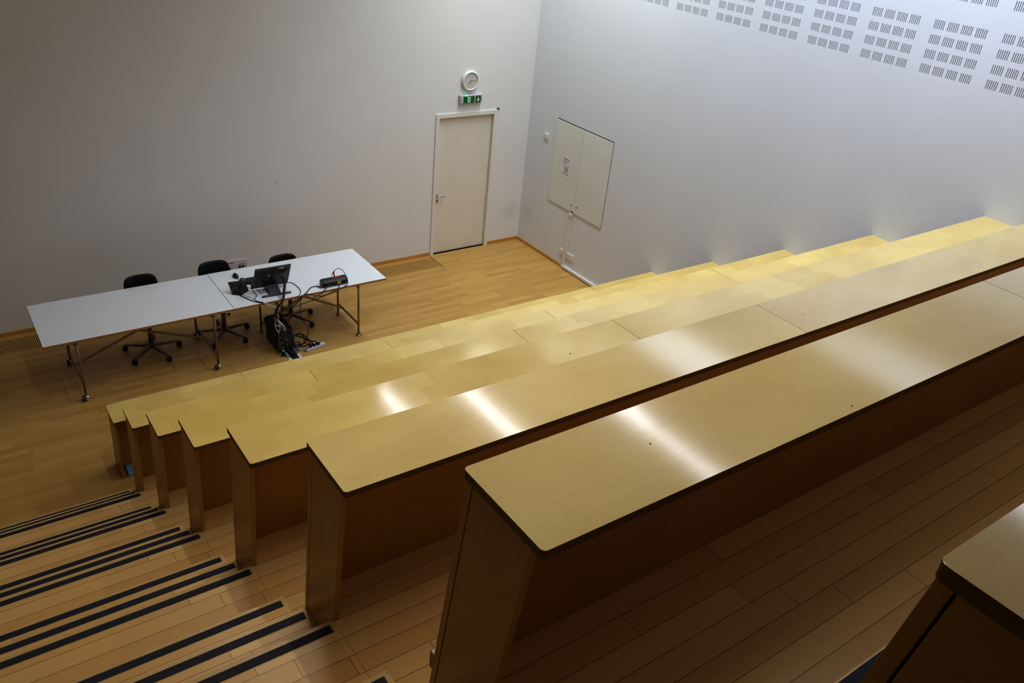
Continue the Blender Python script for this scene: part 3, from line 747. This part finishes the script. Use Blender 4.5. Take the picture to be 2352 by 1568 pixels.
cable([(-3.73, -1.66, .78), (-3.737, -1.66, .80), (-3.746, -1.655, .845), (-3.78, -1.645, .903), (-3.818, -1.64, .926), (-3.855, -1.635, .917), (-3.877, -1.635, .893)], .0035, 'stiff black cable arching above the electronic box')
cable([(-3.877, -1.635, .896), (-3.888, -1.633, .872)], .0085, 'black plug end of the arching cable', sub=1)
cable([(-3.737, -1.67, .80), (-3.747, -1.725, .79), (-3.762, -1.735, .742), (-3.80, -1.752, .738), (-3.896, -1.775, .72), (-4.027, -1.778, .694), (-4.162, -1.78, .668), (-4.402, -1.785, .635), (-4.62, -1.79, .60)], .005, 'black cable from the far end of the electronic box drooping along the table edge')
cable([(-3.835, -1.69, .765), (-3.85, -1.725, .748), (-3.90, -1.76, .727), (-4.01, -1.772, .699), (-4.1, -1.775, .69), (-4.178, -1.774, .715), (-4.27, -1.745, .742)], .0045, 'black cable looping in front of the table edge below the electronic box')
cable([(-3.895, -1.622, .822), (-3.90, -1.622, .845), (-3.889, -1.62, .864), (-3.872, -1.622, .845), (-3.858, -1.622, .822)], .003, 'small black wire loop standing on the electronic box')
cable([(-3.868, -1.612, .856), (-3.862, -1.612, .822)], .007, 'small black plug standing on the electronic box', sub=1)
cable([(-4.325, -1.765, .735), (-4.345, -1.775, .70), (-4.351, -1.77, .62), (-4.346, -1.76, .478), (-4.293, -1.72, .365), (-4.247, -1.70, .277), (-4.24, -1.69, .216), (-4.25, -1.68, .12), (-4.262, -1.66, .05), (-4.24, -1.66, .02)], .0045, 'long black cable hanging from the table edge to the power strip')
cable([(-4.66, -1.795, .56), (-4.65, -1.79, .45), (-4.60, -1.78, .34), (-4.56, -1.77, .22), (-4.53, -1.765, .12), (-4.50, -1.76, .03)], .012, 'thick black cable run below the tie ring', group=None, n=12)
cable([(-4.655, -1.79, .56), (-4.62, -1.775, .50), (-4.56, -1.77, .42), (-4.50, -1.77, .33), (-4.46, -1.77, .22), (-4.43, -1.765, .1), (-4.42, -1.76, .02)], .008, 'black cable sloping down beside the computer tower')
cable([(-4.66, -1.805, .525), (-4.669, -1.81, .466), (-4.659, -1.81, .406), (-4.64, -1.81, .367), (-4.618, -1.81, .396), (-4.615, -1.81, .453), (-4.633, -1.805, .514)], .0045, 'white cable loop hanging below the tie ring, the larger one', 'wirew', 'white cable loops')
cable([(-4.643, -1.807, .522), (-4.60, -1.815, .46), (-4.577, -1.815, .386), (-4.562, -1.815, .373), (-4.554, -1.815, .386), (-4.575, -1.815, .437), (-4.628, -1.807, .513)], .0045, 'white cable loop hanging below the tie ring, the smaller one', 'wirew', 'white cable loops')
cable([(-4.662, -1.815, .458), (-4.636, -1.817, .446), (-4.61, -1.815, .451)], .004, 'short white cable piece across the larger hanging loop', 'wirew', 'white cable loops')
o = MB().tube([(-4.648 + .024 * math.cos(a), -1.80 + .012 * math.sin(a), .548 + .024 * math.sin(a)) for a in [2 * math.pi * i / 16 for i in range(16)]], .006, 8, sub=3, closed=True).build('cable_tie_ring', M['wireg'], base=(-4.648, -1.8, .548))
tag(o, 'grey tie ring around the hanging cable bundle', 'ring')
cable([(-4.44, -1.70, .30), (-4.425, -1.74, .22), (-4.42, -1.77, .12), (-4.43, -1.80, .03)], .004, 'grey cable down the side of the computer tower', 'wireg')
cz = .007
cable([(-4.36, -1.43, cz), (-4.319, -1.385, cz), (-4.261, -1.395, cz), (-4.227, -1.447, cz), (-4.196, -1.509, cz), (-4.158, -1.58, cz), (-4.12, -1.66, .03), (-4.118, -1.70, .06)], .006, 'black mains lead on the floor reaching the third plug', group='black mains leads on the floor by the power strip')
cable([(-4.38, -1.46, cz + .011), (-4.318, -1.399, cz + .012), (-4.259, -1.376, cz + .012), (-4.206, -1.399, cz + .012), (-4.187, -1.462, cz + .012), (-4.18, -1.56, cz + .012), (-4.18, -1.68, .03), (-4.186, -1.705, .06)], .006, 'black mains lead on the floor reaching the middle plug', group='black mains leads on the floor by the power strip')
cable([(-4.20, -1.50, cz + .01), (-4.214, -1.545, cz), (-4.248, -1.59, cz), (-4.315, -1.60, cz), (-4.38, -1.57, cz), (-4.41, -1.62, cz)], .006, 'black lead curling across the floor between tower and power strip', group='black mains leads on the floor by the power strip')
cable([(-4.24, -1.70, .055), (-4.26, -1.67, .02), (-4.297, -1.66, cz), (-4.357, -1.628, cz), (-4.40, -1.57, cz), (-4.42, -1.52, cz)], .006, 'black mains lead on the floor reaching the first plug', group='black mains leads on the floor by the power strip')
cable([(-4.311, -1.755, .02), (-4.345, -1.72, cz), (-4.366, -1.67, cz), (-4.41, -1.63, cz), (-4.44, -1.61, cz)], .005, 'pale supply lead of the power strip', 'wirew', 'pale leads on the floor')
cable([(-4.456, -1.80, cz + .01), (-4.402, -1.765, cz), (-4.374, -1.71, cz), (-4.382, -1.65, cz), (-4.41, -1.60, cz)], .005, 'black lead looping beside the floor duct', group='black mains leads on the floor by the power strip')
cable([(-4.555, -1.77, .03), (-4.545, -1.80, .012), (-4.50, -1.83, cz + .006), (-4.46, -1.82, cz + .006)], .005, 'black lead from the plug lying on the duct edge', group='black mains leads on the floor by the power strip')
cable([(-4.30, -1.41, cz), (-4.235, -1.35, cz), (-4.21, -1.345, cz), (-4.19, -1.40, cz), (-4.20, -1.46, cz)], .0035, 'thin black wire curl on the floor beyond the power strip')

cable([(-4.47, -1.72, .10), (-4.43, -1.66, .03), (-4.39, -1.60, cz + .012), (-4.345, -1.56, cz + .02), (-4.30, -1.58, cz + .012), (-4.33, -1.63, cz)], .006, 'black lead spilling off the foot of the computer tower', group='black mains leads on the floor by the power strip')
cable([(-4.46, -1.74, .16), (-4.41, -1.70, .06), (-4.37, -1.66, cz + .02), (-4.32, -1.645, cz + .012), (-4.28, -1.63, cz + .02), (-4.25, -1.58, cz + .02)], .006, 'black lead bunched between the tower and the plugs', group='black mains leads on the floor by the power strip')
# power strip and plugs
t = thing('power_strip', (-4.18, -1.74, 0), 'pale power strip with three plugs on the floor under the table', 'power strip')
ang = math.atan2(.045, .257); pc = (-4.179, -1.742)
b = MB(); b.obox(pc, .133, .03, .001, .034, ang); b.build('strip_body', M['strip_w'], t, bevel=.004)
b = MB(); b.obox((pc[0] - .112, pc[1] - .02), .012, .012, .033, .04, ang); b.build('switch', M['black'], t, bevel=.002)
for i in range(2):
    u = .055 + i * .048
    b = MB(); b.cyl((pc[0] + u * math.cos(ang), pc[1] + u * math.sin(ang), .033), (pc[0] + u * math.cos(ang), pc[1] + u * math.sin(ang), .0355), .018, n=20); b.build('socket', M['white'], t)
for i, (px, py) in enumerate(((-4.240, -1.745), (-4.189, -1.738), (-4.136, -1.729))):
    q = thing('mains_plug', (px, py, .034), ['all-black round plug at the switch end of the power strip', 'black plug with pale top in the middle of the power strip', 'black plug with pale top near the free end of the power strip'][i], 'plug', 'plugs in the power strip')
    b = MB(); b.lathe([(.0, .034), (.021, .034), (.023, .06), (.019, .071), (0, .072)], (px, py, 0), 18); b.build('plug_body', M['blackm'], q)
    if i:
        b = MB(); b.cyl((px, py, .0715), (px, py, .0735), .014, n=14); b.build('plug_top', M['strip_w'], q)

# computer tower under the table
t = thing('computer_tower', (-4.51, -1.5, 0), 'black computer tower on the floor under the table, draped in cables', 'computer')
b = MB(); b.hexa([(-4.605, -1.70, .012), (-4.415, -1.70, .012), (-4.415, -1.30, .012), (-4.605, -1.30, .012)], [(-4.605, -1.70, .30), (-4.415, -1.70, .30), (-4.415, -1.30, .315), (-4.605, -1.30, .315)]); b.build('tower_case', M['blackm'], t, bevel=.012, bseg=3)
b = MB(); b.box(-4.59, -4.43, -1.704, -1.699, .04, .28); rp = b.build('rear_panel', M['char'], t, bevel=.002)
for i in range(5):
    b = MB(); b.box(-4.575 + (i % 2) * .05, -4.545 + (i % 2) * .05, -1.708, -1.703, .07 + i * .035, .085 + i * .035); b.build('port', M['wireg'], rp)
for x in (-4.59, -4.43):
    for y in (-1.67, -1.33):
        b = MB(); b.cyl((x, y, 0), (x, y, .014), .014, n=12); b.build('foot', M['black'], t)

# floor duct
t = thing('floor_duct', (-4.47, -1.9, 0), 'open cable duct in the floor with white metal edges under the table', 'duct')
b = MB(); b.box(-4.512, -4.425, -2.4, -1.60, .0004, .002); b.build('duct_opening', M['dark'], t)
for x0, x1 in ((-4.547, -4.512), (-4.425, -4.391)):
    b = MB(); b.box(x0, x1, -2.4, -1.60, .0004, .006); b.build('duct_edge', M['white'], t, bevel=.001)
b = MB(); b.box(-4.505, -4.44, -1.80, -1.735, .002, .05); b.build('duct_socket', M['blackm'], t, bevel=.006)
q = thing('mains_plug', (-4.565, -1.745, 0), 'black plug with white label lying on the duct edge', 'plug')
b = MB(); b.cyl((-4.578, -1.773, .03), (-4.555, -1.715, .034), .024, .02, n=16); b.build('plug_body', M['blackm'], q, bevel=.004)
b = MB(); b.obox((-4.560, -1.728), .012, .018, .053, .056, .35); b.build('plug_label', M['signw'], q)

# blue pouch on the floor under the first desk
t = thing('cloth_pouch', (-6.55, -3.04, 0), 'small blue folded pouch on the floor beneath the desk at the foot of the tiers', 'pouch')
b = MB(); b.hexa([(-6.588, -3.118, .001), (-6.505, -3.11, .001), (-6.5, -2.965, .001), (-6.583, -2.955, .001)], [(-6.584, -3.112, .028), (-6.51, -3.106, .03), (-6.505, -2.972, .024), (-6.578, -2.962, .026)]); b.build('pouch_body', M['blue'], t, bevel=.008, bseg=3)
b = MB(); b.hexa([(-6.591, -3.118, .002), (-6.583, -3.118, .002), (-6.578, -2.955, .002), (-6.586, -2.955, .002)], [(-6.590, -3.116, .03), (-6.582, -3.116, .03), (-6.577, -2.957, .028), (-6.585, -2.957, .028)]); b.build('pouch_spine', M['char'], t)

# ------------------------------------------------------------------ light
def area(name, loc, sx, sy, power, col, rot=(0, 0, 0), spread=math.pi):
    l = bpy.data.lights.new(name, 'AREA'); l.shape = 'RECTANGLE'; l.size = sx; l.size_y = sy; l.energy = power; l.color = col; l.spread = spread
    o = bpy.data.objects.new(name, l); o.location = loc; o.rotation_euler = rot; COL.objects.link(o); return o
area('ceiling_line_front', (-.95, -1.5, 6.28), .5, 2.2, 66, (.93, 1., .98), spread=math.radians(122))
area('ceiling_line_side', (-.95, -5.5, 6.28), .7, 5.2, 108, (.80, .92, 1.12), spread=math.radians(134))
area('ceiling_line_middle', (-3.54, -4.3, 6.28), .04, 4.2, 34, (.94, .98, 1.06))
area('ceiling_line_back', (-3.54, -8.4, 6.28), .04, 4.0, 22, (.92, .97, 1.08))
area('ceiling_line_aisle', (-6.0, -6.0, 6.28), .05, 5.2, 33, (1., .95, .80), spread=math.radians(122))
w = bpy.data.worlds.new('world'); SC.world = w; w.use_nodes = True
w.node_tree.nodes['Background'].inputs[0].default_value = (.5, .5, .55, 1); w.node_tree.nodes['Background'].inputs[1].default_value = .004

# ------------------------------------------------------------------ camera
cam = bpy.data.cameras.new('camera'); cam.sensor_fit = 'HORIZONTAL'; cam.sensor_width = 36
cam.lens = 36 * 1897.1477 / 2352; cam.clip_start = .05; cam.clip_end = 60
R = Vector((.8151089152633256, -.5718892129257909, .0924131181021618))
Dn = Vector((-.22224165255470377, -.45601590014750615, -.8617761581074368))
F = Vector((.5349823400150691, .6819033853499916, -.4988002294708993))
co = bpy.data.objects.new('camera', cam); COL.objects.link(co)
Mx = Matrix((( R.x, -Dn.x, -F.x, -7.49568), (R.y, -Dn.y, -F.y, -9.71224), (R.z, -Dn.z, -F.z, 5.16245), (0, 0, 0, 1)))
co.matrix_world = Mx
SC.camera = co
for o in list(bpy.data.objects):
    if '_b' in o: del o['_b']
SC.view_settings.view_transform = 'Standard'
SC.view_settings.look = 'None'
SC.view_settings.exposure = .08
SC.view_settings.gamma = .8
